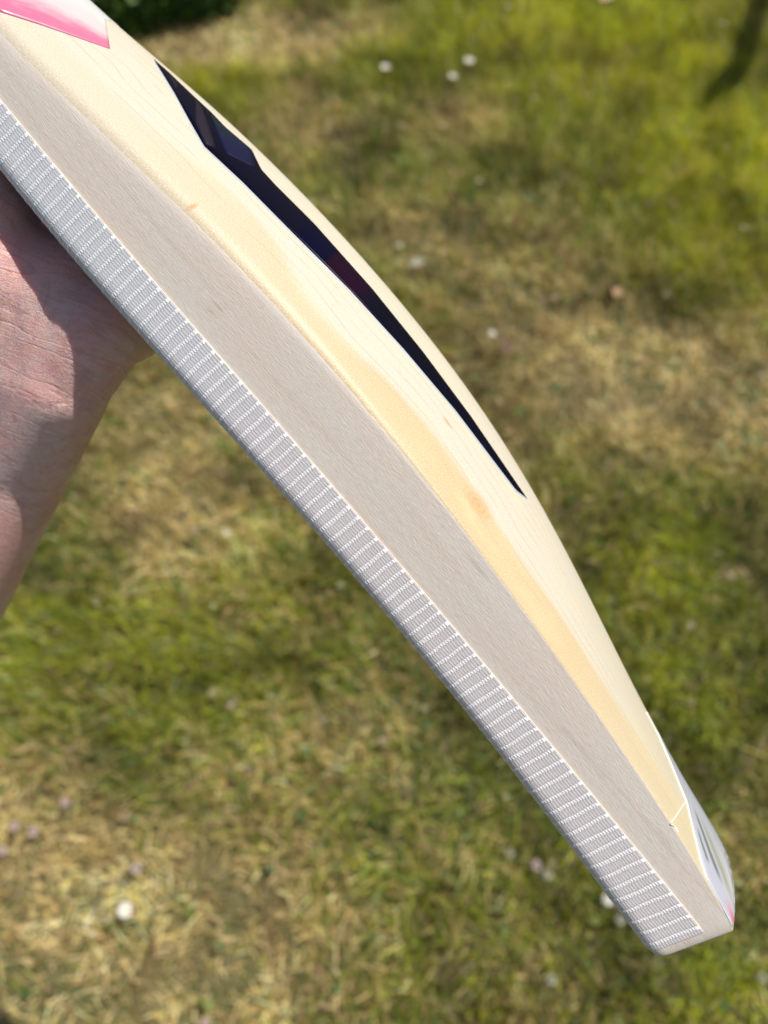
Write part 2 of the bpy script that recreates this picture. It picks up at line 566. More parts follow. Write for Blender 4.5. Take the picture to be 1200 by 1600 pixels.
def thread_mat():
    m = NT('white_thread')
    uv = m.n('ShaderNodeUVMap').outputs[0]
    sep = m.n('ShaderNodeSeparateXYZ'); m.l(uv, sep.inputs[0])
    v = sep.outputs[1]
    wv = m.math('ADD', 0.5, m.math('MULTIPLY', m.math('SINE', m.math('MULTIPLY', v, 2 * math.pi / 0.00105)), 0.5))
    br = m.noise(m.scaled(uv, (1200, 900, 1)), 1.0, 2)
    k = m.math('MULTIPLY', wv, m.sstep(br, 0.3, 0.65))
    t = m.sstep(sep.outputs[0], -0.19, 0.0)
    lo = m.mix(t, (0.72, 0.73, 0.75), (0.86, 0.80, 0.79))
    hi = m.mix(t, (0.86, 0.87, 0.88), (0.95, 0.93, 0.91))
    m.set(Base_Color=m.mix(k, lo, hi), Roughness=0.4, Normal=m.bump(k, 0.5, 0.0003))
    return m.m
M_tape, M_thread = tape_mat(), thread_mat()
M_rim = simple('tape_cut_edge', (0.86, 0.80, 0.68), 0.5, nscale=300, namt=0.15)
TT = 0.00045
def tape_profile(s, n=26, lift=TT, reach=0.022):
    b0, b1, b2, b3 = levels(s)
    b1 = min(b1, b2 - 0.004)
    pts = [(b1 - (b1 - b0 - RF) * t, -lift) for t in np.linspace(0, 1, 10)]
    fl = fillet((b0, 0.03), (b0, 0), (b2, 0), RF, 9)[::-1]
    for i, (b, w) in enumerate(fl[1:]):
        t = (i + 1) / 8
        ang = t * math.pi / 2
        pts.append((b - lift * math.sin(ang), w - lift * math.cos(ang)))
    for w in np.linspace(RF, reach, 6)[1:]: pts.append((b0 - lift, w))
    return pts
ts = np.linspace(-0.355, A_END - 0.0042, 150)
TV, TF, TU, TI = [], [], [], []
prof0 = tape_profile(0)
TP = len(prof0) + 2
for s in ts:
    pr = tape_profile(s)
    b1 = pr[0][0]
    ln = 0
    row = [(b1, 0.0002, 0.0)]
    prev = pr[0]
    for q in pr:
        ln += math.hypot(q[0] - prev[0], q[1] - prev[1]); prev = q
        row.append((q[0], q[1], ln))
    row.append((pr[-1][0] + TT + 0.0003, pr[-1][1], ln))
    for b, w, l in row:
        TV.append(place(s, b, w, False)); TU.append((s, l))
for i in range(len(ts) - 1):
    for j in range(TP - 1):
        TF.append((i * TP + j, (i + 1) * TP + j, (i + 1) * TP + j + 1, i * TP + j + 1))
        TI.append(1 if j == 0 else 0)
# end rim at the toe
base = len(TV)
i = len(ts) - 1
for j in range(TP):
    b_, w_ = [(0, 0)][0]
    TV.append(TV[i * TP + j] + (0.0004 * WX if j < 12 else 0.0004 * BX)); TU.append(TU[i * TP + j])
for j in range(TP - 1):
    TF.append((i * TP + j, base + j, base + j + 1, i * TP + j + 1)); TI.append(1)
tape = mesh_np('edge_tape', TV, TF, mats=[M_tape, M_rim], midx=TI)
tu = tape.data.uv_layers.new(name='UVMap')
for lp in tape.data.loops: tu.data[lp.index].uv = TU[lp.vertex_index]
bm = bmesh.new(); bm.from_mesh(tape.data)
for e in bm.edges:
    if len(e.link_faces) == 2 and e.link_faces[0].material_index != e.link_faces[1].material_index: e.smooth = False
bmesh.ops.recalc_face_normals(bm, faces=bm.faces); bm.to_mesh(tape.data); bm.free()
child(tape, root)

s = A_END - 0.0066
kth = 0
while s > -0.30:
    pts = tape_profile(s, reach=0.016)
    lift = 0.00010
    up = tape_profile(s, lift=TT + lift, reach=0.016)
    sp = 0.00080 * random.uniform(0.8, 1.15)
    w1_, w2_, tl = random.uniform(0, 6), random.uniform(0.3, 0.9), random.gauss(0, 0.00018)
    wob = [0.00010 * math.sin(w1_ + w2_ * i) + tl * (i / len(pts) - 0.5) + random.gauss(0, 0.00003) for i in range(len(pts))]
    vv, ff, uu = [], [], []
    ln = 0; prev = pts[0]
    for i, (p, q) in enumerate(zip(pts, up)):
        ln += math.hypot(p[0] - prev[0], p[1] - prev[1]); prev = p
        for ds, r in ((-sp, p), (-sp * 0.5, q), (sp * 0.5, q), (sp, p)):
            vv.append(place(s + ds + wob[i], r[0], r[1], False)); uu.append((s + ds, ln))
    for i in range(len(pts) - 1):
        for j in range(3):
            ff.append((i * 4 + j, (i + 1) * 4 + j, (i + 1) * 4 + j + 1, i * 4 + j + 1))
    ff += [(0, 1, 2, 3), tuple(len(vv) - 4 + x for x in (3, 2, 1, 0))]
    th = mesh_np('cross_thread', vv, ff, M_thread)
    u = th.data.uv_layers.new(name='UVMap')
    for lp in th.data.loops: u.data[lp.index].uv = uu[lp.vertex_index]
    child(th, tape)
    s -= 0.00482 * random.uniform(0.95, 1.05)
    kth += 1

# ------------------------------------------------------------------ stickers on the back
def resample(P, n):
    P = np.array(P, float)
    d = np.concatenate([[0], np.cumsum(np.linalg.norm(np.diff(P, axis=0), axis=1))])
    t = np.linspace(0, d[-1], n)
    return np.stack([np.interp(t, d, P[:, 0]), np.interp(t, d, P[:, 1])], 1)

def patch(name, left, right, mat, parent, off, n=60, mcross=8, params=None):
    """film laid on the bat between two outlines; each point is put on the real surface"""
    if params is None:
        Lr, Rr = resample(left, n), resample(right, n)
    else:                                            # outlines given at matching points
        def rs(P):
            P = np.array(P, float); t = np.linspace(0, len(P) - 1, n); k = np.arange(len(P))
            return np.stack([np.interp(t, k, P[:, 0]), np.interp(t, k, P[:, 1])], 1)
        Lr, Rr = rs(left), rs(right)
    vv, ff, uu = [], [], []
    mc = mcross
    for i in range(n):
        for j in range(mc + 1):
            p = Lr[i] + (Rr[i] - Lr[i]) * j / mc
            h = hit(p[0], p[1])
            vv.append(h[0] + h[1] * off); uu.append((i / (n - 1), j / mc))
    top = len(vv)
    for i in range(n - 1):
        for j in range(mc):
            ff.append((i * (mc + 1) + j, i * (mc + 1) + j + 1, (i + 1) * (mc + 1) + j + 1, (i + 1) * (mc + 1) + j))
    ring = [i * (mc + 1) for i in range(n)] + [(n - 1) * (mc + 1) + j for j in range(1, mc + 1)] + \
           [i * (mc + 1) + mc for i in range(n - 2, -1, -1)] + [j for j in range(mc - 1, 0, -1)]
    ns_ = {}
    for r_ in ring:
        i, j = divmod(r_, mc + 1)
        p = Lr[i] + (Rr[i] - Lr[i]) * j / mc
        h = hit(p[0], p[1])
        ns_[r_] = len(vv); vv.append(h[0] - h[1] * 0.00005); uu.append(uu[r_])
    for k in range(len(ring)):
        a, b = ring[k], ring[(k + 1) % len(ring)]
        ff.append((a, b, ns_[b], ns_[a]))
    o = mesh_np(name, vv, ff, mat, smooth=True)
    bm = bmesh.new(); bm.from_mesh(o.data)
    bmesh.ops.recalc_face_normals(bm, faces=bm.faces)
    bm.to_mesh(o.data); bm.free()
    u = o.data.uv_layers.new(name='UVMap')
    for lp in o.data.loops: u.data[lp.index].uv = uu[lp.vertex_index]
    child(o, parent)
    return o

def to_px(P_):
    v = np.array(P_) - C_; z = v @ F_
    return np.array([600 + v @ R_ / z * FPX, 800 - v @ U_ / z * FPX])

def patch_sw(name, left, right, rs_, rw_, mat, parent, off, n=60, mc=16):
    """film whose far outline lies beyond the ridge, given on the blade itself"""
    def rsm(P):
        P = np.array(P, float); t = np.linspace(0, len(P) - 1, n); k = np.arange(len(P))
        return np.stack([np.interp(t, k, P[:, 0]), np.interp(t, k, P[:, 1])], 1)
    Lr, Rr = rsm(left), rsm(right)
    vv, uu, ff, base_, nor_ = [], [], [], [], []
    for i in range(n):
        ri = Rr[i].copy()
        for _k in range(20):
            if hit(ri[0], ri[1], False) is not None: break
            ri += np.array([-B2[0], B2[1]]) * 0.8
        ri += np.array([-B2[0], B2[1]]) * 1.5
        if np.dot(ri - Lr[i], [B2[0], -B2[1]]) < 0.5: ri = Lr[i] + np.array([B2[0], -B2[1]]) * 0.5
        s0, w0, _ = aw(*ri); s1, w1 = rs_[i], max(rw_[i], w0 + 0.0002)
        for j in range(mc + 1):
            f = j / mc
            g = max(0.0, (f - 0.6) / 0.4)
            s_, w_ = s0 + (s1 - s0) * g, w0 + (w1 - w0) * g
            if f <= 0.6:
                q2 = Lr[i] + (ri - Lr[i]) * f / 0.6
                h = hit(*q2); p, nn_ = h[0], h[1]; w_ = min(w_, HW * 0.9)
            else:
                b0_, b1_, b2_, b3_ = levels(s_)
                q = place(s_, back_b(b2_, b3_, 1 - abs(1 - w_ / HW)), w_)
                loc, nor, idx, dist = BVH.find_nearest(Vector(q))
                p, nn_ = np.array(loc), np.array(nor)
                if nn_ @ BX < 0: nn_ = -nn_
            base_.append(p); nor_.append(nn_); vv.append(p + nn_ * off)
            px_ = to_px(p)
            D = Rr - Lr; L2_ = np.maximum((D ** 2).sum(1), 1e-6)
            tt = np.clip(((px_ - Lr) * D).sum(1) / L2_, 0, 1)
            dd = np.linalg.norm(Lr + D * tt[:, None] - px_, axis=1)
            k = int(np.argmin(dd)) if j else i
            v_ = np.linalg.norm(px_ - Lr[k]) / max(1.0, np.linalg.norm(D[k]))
            uu.append((k / (n - 1), min(1.2, v_) if w_ < HW * 0.95 else max(1.0, min(1.2, v_))))
    for i in range(n - 1):
        for j in range(mc):
            ff.append((i * (mc + 1) + j, i * (mc + 1) + j + 1, (i + 1) * (mc + 1) + j + 1, (i + 1) * (mc + 1) + j))
    ring = [i * (mc + 1) for i in range(n)] + [(n - 1) * (mc + 1) + j for j in range(1, mc + 1)] + \
           [i * (mc + 1) + mc for i in range(n - 2, -1, -1)] + [j for j in range(mc - 1, 0, -1)]
    mp = {}
    for r_ in ring:
        mp[r_] = len(vv); vv.append(base_[r_] - nor_[r_] * 0.00005); uu.append(uu[r_])
    for k in range(len(ring)):
        a, b = ring[k], ring[(k + 1) % len(ring)]
        ff.append((a, b, mp[b], mp[a]))
    o = mesh_np(name, vv, ff, mat)
    bm = bmesh.new(); bm.from_mesh(o.data)
    bmesh.ops.recalc_face_normals(bm, faces=bm.faces)
    bm.to_mesh(o.data); bm.free()
    u = o.data.uv_layers.new(name='UVMap')
    for lp in o.data.loops: u.data[lp.index].uv = uu[lp.vertex_index]
    child(o, parent)
    return o

def navy_mat():
    m = NT('navy_sticker')
    uv = m.n('ShaderNodeUVMap').outputs[0]
    sep = m.n('ShaderNodeSeparateXYZ'); m.l(uv, sep.inputs[0])
    t, v = sep.outputs[0], sep.outputs[1]
    col = m.mix(m.sstep(t, 0.38, 0.40), (0.0045, 0.004, 0.012), (0.003, 0.003, 0.016))
    col = m.mix(m.sstep(t, 0.455, 0.465), col, (0.012, 0.003, 0.012))
    col = m.mix(m.sstep(t, 0.53, 0.56), col, (0.004, 0.004, 0.010))
    ln = m.math('FRACT', m.math('MULTIPLY', t, 170.0))
    st = m.math('MULTIPLY', m.sstep(m.math('ABSOLUTE', m.math('SUBTRACT', ln, 0.5)), 0.14, 0.05), m.math('MULTIPLY', m.sstep(t, 0.46, 0.47), m.sstep(t, 0.58, 0.56)))
    col = m.mix(m.math('MULTIPLY', st, 0.25), col, (0.05, 0.01, 0.04))
    n = m.noise(m.scaled(uv, (40, 6, 1)), 1.0, 3, 0.6, 0.8)
    col = m.mix(m.math('MULTIPLY', m.math('MULTIPLY', m.sstep(n, 0.60, 0.72), m.sstep(t, 0.6, 0.65)), 0.5), col, (0.02, 0.015, 0.11))
    m.set(Base_Color=col, Roughness=0.2)
    m.b.inputs['Specular IOR Level'].default_value = 0.02
    return m.m

SL = [(240, 93), (256, 119), (272, 145), (296, 189), (319, 229), (380, 286), (450, 357), (544, 451), (630, 545), (712, 642), (780, 732), (806, 766), (823, 779)]
SR = [(240.5, 93.2), (262, 112), (305, 153), (330, 176), (352, 199), (393, 234), (408, 265), (429, 288), (491, 350), (581, 451), (660, 549), (735, 650), (823.5, 779.5)]
n_l = len(SL)
# pair the two outlines by position along the blade
def by_a(P, n=140):
    P = np.array(P, float)
    a = P @ np.array([A2[0], -A2[1]])
    t = np.linspace(a[0], a[-1], n)
    return np.stack([np.interp(t, a, P[:, 0]), np.interp(t, a, P[:, 1])], 1)
SLa, SRa = by_a(SL), by_a(SR)
bor = SLa.copy(); bor[1:-1] += np.array([-B2[0], B2[1]]) * 1.7
M_halo = simple('film_border', (0.52, 0.58, 0.64), 0.35, 0.1)
navy = patch('dark_sticker', SLa, SRa, navy_mat(), root, 0.00018, n=140, mcross=6, params=1)
navy['label'] = 'long navy black sticker tapering to a point below the ridge'
patch('film_border', bor, SLa, M_halo, navy, 0.00012, n=140, mcross=1, params=1)
M_f1 = simple('facet_mauve', (0.019, 0.014, 0.024), 0.5, 0.0, 0.1, nscale=300)
M_f2 = NT('facet_teal')
uv = M_f2.n('ShaderNodeUVMap').outputs[0]
sp_ = M_f2.n('ShaderNodeSeparateXYZ'); M_f2.l(uv, sp_.inputs[0])
g = M_f2.mix(M_f2.sstep(sp_.outputs[0], 0.15, 0.85), (0.010, 0.016, 0.024), (0.006, 0.006, 0.030))
fr = M_f2.math('FRACT', M_f2.math('MULTIPLY', sp_.outputs[0], 22.0))
ln = M_f2.math('MULTIPLY', M_f2.sstep(M_f2.math('ABSOLUTE', M_f2.math('SUBTRACT', fr, 0.5)), 0.2, 0.05), M_f2.sstep(sp_.outputs[0], 0.4, 0.6))
M_f2.set(Base_Color=M_f2.mix(M_f2.math('MULTIPLY', ln, 0.5), g, (0.02, 0.02, 0.085)), Roughness=0.5)
M_f2.b.inputs['Specular IOR Level'].default_value = 0.1
def z7(x, y): return (230 + x / 5.714, 80 + y / 5.714)
patch('printed_facet', [z7(435, 440), z7(430, 530), z7(430, 640), z7(520, 840)], [z7(442, 445), z7(485, 500), z7(545, 660), z7(612, 870)], M_f1, navy, 0.00024, n=16, mcross=3, params=1)
patch('printed_facet', [z7(565, 570), z7(600, 660), z7(640, 770), z7(700, 915)], [z7(575, 575), z7(800, 775), z7(930, 890), z7(968, 1050)], M_f2.m, navy, 0.00024, n=24, mcross=6, params=1)
patch('printed_facet', [z7(190, 215), z7(215, 270), z7(250, 330)], [z7(195, 215), z7(250, 265), z7(275, 320)], simple('facet_dark', (0.014, 0.009, 0.022), 0.5, 0, 0.1), navy, 0.00024, n=8, mcross=2, params=1)

def pink_mat():
    m = NT('pink_sticker')
    uv = m.n('ShaderNodeUVMap').outputs[0]
    sep = m.n('ShaderNodeSeparateXYZ'); m.l(uv, sep.inputs[0])
    t, v = sep.outputs[0], sep.outputs[1]             # v: 0 at the lower (pink) side
    n = m.noise(m.scaled(uv, (5, 9, 1)), 1.0, 3, 0.6, 0.5)
    x = m.math('ADD', v, m.math('MULTIPLY', m.math('SUBTRACT', n, 0.5), 0.22))
    fine = m.noise(m.scaled(uv, (260, 180, 1)), 1.0, 1)
    x = m.math('ADD', x, m.math('MULTIPLY', m.math('SUBTRACT', fine, 0.5), 0.16))
    col = m.mix(m.sstep(x, 0.16, 0.52), (0.70, 0.16, 0.28), (0.72, 0.60, 0.58))
    col = m.mix(m.sstep(x, 0.55, 0.9), col, (0.74, 0.74, 0.75))
    col = m.mix(m.math('MULTIPLY', m.sstep(n, 0.52, 0.7), 0.25), col, (0.86, 0.42, 0.55))
    m.set(Base_Color=col, Roughness=0.3)
    m.b.inputs['Coat Weight'].default_value = 0.3
    m.b.inputs['Coat Roughness'].default_value = 0.15
    return m.m
_PL = [(-60, -40), (-19, 9), (0, 19), (60, 38), (115, 57), (172, 77)], [(20, -100), (50, -75), (85, -50), (112, -30), (138, -3), (165.5, 28.5)]
_PL = _PL[0] if isinstance(_PL, tuple) else _PL
_PR = [(20, -100), (50, -75), (85, -50), (112, -30), (138, -3), (165.5, 28.5)]
_n = 60
_t = np.linspace(0, 5, _n); _lp = np.array(_PL, float)
_ls = np.array([aw(np.interp(t, np.arange(6), _lp[:, 0]), np.interp(t, np.arange(6), _lp[:, 1]))[0] for t in _t])
_se = aw(163, 31)[0]
pk = patch_sw('pink_sticker', _PL, _PR, np.maximum(-0.33, _ls + (_se - _ls[-1])), np.full(_n, 0.066), pink_mat(), root, 0.00018, n=_n, mc=24)
pk['label'] = 'pink sticker fading to white at the top left'

# toe: clear film with a silver crest sticker
def toe_mat():
    m = NT('silver_sticker')
    uv = m.n('ShaderNodeUVMap').outputs[0]
    sep = m.n('ShaderNodeSeparateXYZ'); m.l(uv, sep.inputs[0])
    t, v = sep.outputs[0], sep.outputs[1]
    n = m.noise(m.scaled(uv, (3, 4, 1)), 1.0, 3)
    col = m.mix(n, (0.52, 0.55, 0.62), (0.62, 0.62, 0.74))
    c = m.math('SUBTRACT', v, m.math('ADD', 0.30, m.math('MULTIPLY', t, 0.20)))
    dark = m.math('MULTIPLY', m.sstep(m.math('ABSOLUTE', c), 0.075, 0.03), m.math('MULTIPLY', m.sstep(t, 0.34, 0.42), m.sstep(t, 0.75, 0.62)))
    col = m.mix(m.math('MULTIPLY', dark, 0.85), col, (0.17, 0.19, 0.18))
    c1 = m.math('SUBTRACT', v, m.math('ADD', 0.02, m.math('MULTIPLY', t, 0.36)))
    d1 = m.math('MULTIPLY', m.sstep(m.math('ABSOLUTE', c1), 0.06, 0.02), m.math('MULTIPLY', m.sstep(t, 0.42, 0.47), m.sstep(t, 0.60, 0.55)))
    col = m.mix(m.math('MULTIPLY', d1, 0.8), col, (0.16, 0.18, 0.17))
    c2 = m.math('SUBTRACT', v, m.math('ADD', 0.50, m.math('MULTIPLY', t, 0.17)))
    gr = m.math('MULTIPLY', m.sstep(m.math('ABSOLUTE', c2), 0.08, 0.05), m.math('MULTIPLY', m.sstep(t, 0.36, 0.5), m.sstep(t, 0.86, 0.70)))
    col = m.mix(m.math('MULTIPLY', gr, 0.7), col, (0.40, 0.41, 0.22))  # yellow-green reflection on the film, painted into its colour
    c3 = m.math('SUBTRACT', v, 0.36)
    pkk = m.math('MULTIPLY', m.sstep(m.math('ABSOLUTE', c3), 0.20, 0.04), m.sstep(t, 0.76, 0.93))
    col = m.mix(pkk, col, (0.88, 0.17, 0.30))
    c4 = m.math('MULTIPLY', m.sstep(m.math('ABSOLUTE', m.math('SUBTRACT', v, 0.80)), 0.05, 0.0), m.sstep(t, 0.5, 0.6))
    col = m.mix(c4, col, (0.78, 0.72, 0.50))
    m.set(Base_Color=col, Roughness=0.25)
    m.b.inputs['Coat Weight'].default_value = 0.3
    m.b.inputs['Coat Roughness'].default_value = 0.12
    return m.m
TLl = [(1011, 1112), (1030, 1150), (1050, 1196), (1073, 1252), (1085, 1300), (1096, 1345), (1106, 1376), (1122, 1406), (1138, 1437), (1144, 1448)]
TRr = [(1011.5, 1111.5), (1044, 1168), (1067, 1204), (1090, 1249), (1111, 1285), (1130, 1323), (1141, 1350), (1150, 1390), (1153, 1423), (1150, 1449)]
_n = 80
_u = np.linspace(0, 1, _n)
_s0, _w0, _ = aw(*TLl[0])
toe = patch_sw('toe_sticker', TLl, TRr, _s0 + (A_END - 0.0022 - _s0) * _u, _w0 + (0.080 - _w0) * np.minimum(1, _u * 1.25) ** 0.8, toe_mat(), root, 0.0002, n=_n, mc=24)
toe['label'] = 'silver sticker with grey stripes and a pink streak at the toe'
M_white = simple('film_edge', (0.90, 0.89, 0.80), 0.3, 0.3)
def strip(pts, wpx, mat, name, par, off):
    P = np.array(pts, float)
    t = np.gradient(P, axis=0); t /= np.linalg.norm(t, axis=1)[:, None]
    nn = np.stack([t[:, 1], -t[:, 0]], 1)
    return patch(name, P - nn * wpx / 2, P + nn * wpx / 2, mat, par, off, n=len(pts) * 6, mcross=1, params=1)
strip([(1010, 1112), (1028, 1146), (1048, 1192), (1062, 1226), (1073, 1252), (1084, 1300), (1095, 1345), (1105, 1373)], 2.2, M_white, 'film_edge', toe, 0.0003)
strip([(1048, 1286), (1056, 1276), (1064, 1264), (1073, 1251)], 1.8, M_white, 'film_edge', toe, 0.0003)
strip([(1047, 1287), (1055, 1292), (1060, 1301)], 1.2, M_white, 'film_edge', toe, 0.0003)

# ------------------------------------------------------------------ person: hand and forearm
def skin_mat():
    m = NT('skin')
    tc = m.n('ShaderNodeTexCoord').outputs['Object']
    att = m.n('ShaderNodeAttribute', attribute_name='limb').outputs['Vector']   # along / across the arm
    n1 = m.noise(tc, 38, 3, 0.6)
    n2 = m.noise(tc, 120, 4, 0.6)
    col = m.mix(m.sstep(n1, 0.3, 0.7), (0.90, 0.50, 0.46), (0.95, 0.66, 0.60))
    col = m.mix(m.math('MULTIPLY', m.sstep(n2, 0.5, 0.8), 0.35), col, (0.60, 0.27, 0.24))
    v = m.noise(m.scaled(att, (14, 60, 60)), 1.0, 2, 0.5, 0.6)
    vein = m.sstep(m.math('ABSOLUTE', m.math('SUBTRACT', v, 0.5)), 0.03, 0.0)
    col = m.mix(m.math('MULTIPLY', vein, 0.22), col, (0.50, 0.36, 0.42))
    # creases: fine lines across the limb and a cell pattern
    w1 = m.noise(m.scaled(att, (620, 110, 110)), 1.0, 4, 0.6, 0.5)
    cr = m.sstep(m.math('ABSOLUTE', m.math('SUBTRACT', w1, 0.5)), 0.05, 0.0)
    w3 = m.noise(m.scaled(att, (120, 18, 18), (0.3, 2, 0)), 1.0, 2, 0.5, 0.5)
    cr3 = m.sstep(m.math('ABSOLUTE', m.math('SUBTRACT', w3, 0.5)), 0.035, 0.0)
    vo = m.n('ShaderNodeTexVoronoi', feature='DISTANCE_TO_EDGE')
    m.l(m.scaled(att, (1500, 900, 900)), vo.inputs['Vector']); vo.inputs['Scale'].default_value = 1.0
    cell = m.sstep(vo.outputs['Distance'], 0.0, 0.18)
    h = m.math('ADD', m.math('MULTIPLY', cell, 0.35), m.math('MULTIPLY', cr, -0.7))
    h = m.math('ADD', h, m.math('MULTIPLY', cr3, -0.8))
    h = m.math('ADD', h, m.math('MULTIPLY', n2, 0.9))
    col = m.mix(m.math('MULTIPLY', cr, 0.12), col, (0.50, 0.20, 0.17))
    col = m.mix(m.math('MULTIPLY', cr3, 0.16), col, (0.48, 0.18, 0.16))
    m.set(Base_Color=col, Roughness=0.42, Normal=m.bump(h, 0.8, 0.0008))
    m.b.inputs['Subsurface Weight'].default_value = 1.0
    m.b.inputs['Subsurface Radius'].default_value = (1.0, 0.30, 0.16)
    m.b.inputs['Subsurface Scale'].default_value = 0.0032
    m.b.inputs['Specular IOR Level'].default_value = 0.45
    return m.m

blobs = []      # (p0, r0, p1, r1)
def cap(p0, r0, p1, r1): blobs.append((np.array(p0), r0, np.array(p1), r1))
def P(px, py, z): return at_depth(px, py, z)
nrm = np.array([-0.894, -0.449])                       # inward normal of the forearm outline (px)
# forearm: two strands side by side
fa = [((161, 640), 0.322, 0.0200, 0.017), ((100, 762), 0.352, 0.023, 0.020), ((0, 961), 0.388, 0.030, 0.023), ((-160, 1280), 0.425, 0.037, 0.029), ((-330, 1620), 0.455, 0.042, 0.033), ((-850, 2700), 0.56, 0.048, 0.036)]
prev = None
for (ox, oy), z, r, sep_ in fa:
    k = FPX / z
    c1 = np.array([ox, oy]) + nrm * r * k
    c2 = c1 + nrm * sep_ * 1.25 * k
    cur = (P(c1[0], c1[1], z), P(c2[0], c2[1], z + 0.002), r)
    if prev:
        cap(prev[0], prev[2], cur[0], cur[2]); cap(prev[1], prev[2], cur[1], cur[2])
        cap((prev[0] + prev[1]) / 2, prev[2] * 0.95, (cur[0] + cur[1]) / 2, cur[2] * 0.95)
    else: wr = cur
    prev = cur
# heel of the hand
heel = P(151, 512, 0.312)
cap(wr[0], 0.0185, heel, 0.0205)
cap(wr[0], 0.019, P(95, 470, 0.316), 0.024)
cap(wr[1], 0.019, P(10, 440, 0.312), 0.025)
cap((wr[0] + wr[1]) / 2, 0.0185, P(60, 470, 0.318), 0.024)
thenar = P(-40, 370, 0.306)
cap(wr[1], 0.019, thenar, 0.024)
# palm along the face, going away from the camera
face = lambda a, d, w: bat(a, f0(a) - d, w)
cols_ = [(-0.112, 0.0145), (-0.134, 0.0155), (-0.156, 0.016), (-0.177, 0.016)]
for i, (a, r) in enumerate(cols_):
    start = [heel, P(95, 470, 0.316), P(10, 440, 0.312), thenar][i]
    a = -0.147 - 0.0205 * i
    mid = face(a + 0.014, r + 0.001, 0.055)
    kn_ = face(a, r + 0.0005, 0.096 + 0.003 * i)
    cap(start, 0.019, mid, r + 0.002); cap(mid, r + 0.002, kn_, r - 0.002)
    if i: cap(pm, r, mid, r); cap(pk_, r - 0.003, kn_, r - 0.003)
    pm, pk_ = mid, kn_
    # finger wraps round the far edge
    ln_ = [0.8, 1.0, 1.06, 0.98][i]
    fr_ = [0.0074, 0.0084, 0.0088, 0.0086][i]
    b0_, _, b2_, b3_ = levels(a)
    p1 = bat(a, b0_ + 0.006, 2 * HW + 0.0125)
    p2 = bat(a - 0.001, b0_ + 0.032 * ln_, 2 * HW + 0.011)
    p3 = bat(a - 0.002, b2_ + 0.010 * ln_ + 0.003, 2 * HW - 0.001)
    cap(kn_, r - 0.003, p1, fr_ + 0.0012); cap(p1, fr_ + 0.001, p2, fr_); cap(p2, fr_, p3, fr_ - 0.0012)
# thumb lies up the blade against the face near the edge
t1 = face(-0.215, 0.015, 0.030); t2 = face(-0.246, 0.011, 0.022); t3 = face(-0.270, 0.0095, 0.018)
cap(thenar, 0.022, t1, 0.0145); cap(t1, 0.0135, t2, 0.0105); cap(t2, 0.0105, t3, 0.0088)

def capsule_mesh(bm, p0, r0, p1, r1):
    d = p1 - p0; L = np.linalg.norm(d); d = d / L
    x = np.cross(d, [0.3, 0.5, 0.81]); x /= np.linalg.norm(x); y = np.cross(d, x)
    rings = []
    K, M = 22, 7
    for i in range(M + 1):
        t = -math.pi / 2 + math.pi / 2 * i / M
        rings.append((p0 + d * r0 * math.sin(t), r0 * math.cos(t)))
    for i in range(M + 1):
        t = math.pi / 2 * i / M
        rings.append((p1 + d * r1 * math.sin(t), r1 * math.cos(t)))
    vs = []
    for c, r in rings:
        r = max(r, 1e-5)
        vs.append([bm.verts.new(c + r * (math.cos(2 * math.pi * j / K) * x + math.sin(2 * math.pi * j / K) * y)) for j in range(K)])
    for a_, b_ in zip(vs[:-1], vs[1:]):
        for j in range(K):
            bm.faces.new((a_[j], a_[(j + 1) % K], b_[(j + 1) % K], b_[j]))
    bm.faces.new(vs[0][::-1]); bm.faces.new(vs[-1])
bm = bmesh.new()
for b in blobs: capsule_mesh(bm, *b)
me = bpy.data.meshes.new('person'); bm.to_mesh(me); bm.free()
hand = bpy.data.objects.new('person', me); COL.objects.link(hand)
rm = hand.modifiers.new('r', 'REMESH'); rm.mode = 'VOXEL'; rm.voxel_size = 0.0019; rm.use_smooth_shade = True
sm = hand.modifiers.new('s', 'SMOOTH'); sm.factor = 0.6; sm.iterations = 9
dg = bpy.context.evaluated_depsgraph_get()
me2 = bpy.data.meshes.new_from_object(hand.evaluated_get(dg))
hand.modifiers.clear(); hand.data = me2; me2.name = 'person'
nv = len(me2.vertices)
co = np.empty(nv * 3, np.float32); me2.vertices.foreach_get('co', co); co = co.reshape(-1, 3).astype(float)
q = co - O_
qa, qb, qw = q @ AX, q @ BX, q @ WX
ga = np.linspace(-0.4, 0.25, 400); gb0 = np.array([f0(x) for x in ga])
b0v = np.interp(qa, ga, gb0)
# flesh pressed flat against the face of the bat
ins = (qw > -0.01) & (qw < 2 * HW + 0.001) & (qb > b0v - 0.0007) & (qb < b0v + 0.02)
qb = np.where(ins, b0v - 0.0007, qb)
co = O_ + qa[:, None] * AX + qb[:, None] * BX + qw[:, None] * WX
me2.vertices.foreach_set('co', co.astype(np.float32).ravel()); me2.update()
ad = P(55, 587, 0.308) - P(-330, 1450, 0.28); ad /= np.linalg.norm(ad)
# creases fan slightly: along-limb coordinate, then two across
x1 = np.cross(ad, F_); x1 /= np.linalg.norm(x1); x2 = np.cross(ad, x1)
lim = np.stack([(co - C_) @ ad, (co - C_) @ x1, (co - C_) @ x2], 1).astype(np.float32)
at_ = me2.attributes.new('limb', 'FLOAT_VECTOR', 'POINT'); at_.data.foreach_set('vector', lim.ravel())
me2.materials.clear(); me2.materials.append(skin_mat())
me2.polygons.foreach_set('use_smooth', [True] * len(me2.polygons))
tag(hand, 'bare forearm and open palm holding the bat from beneath at left', 'person')

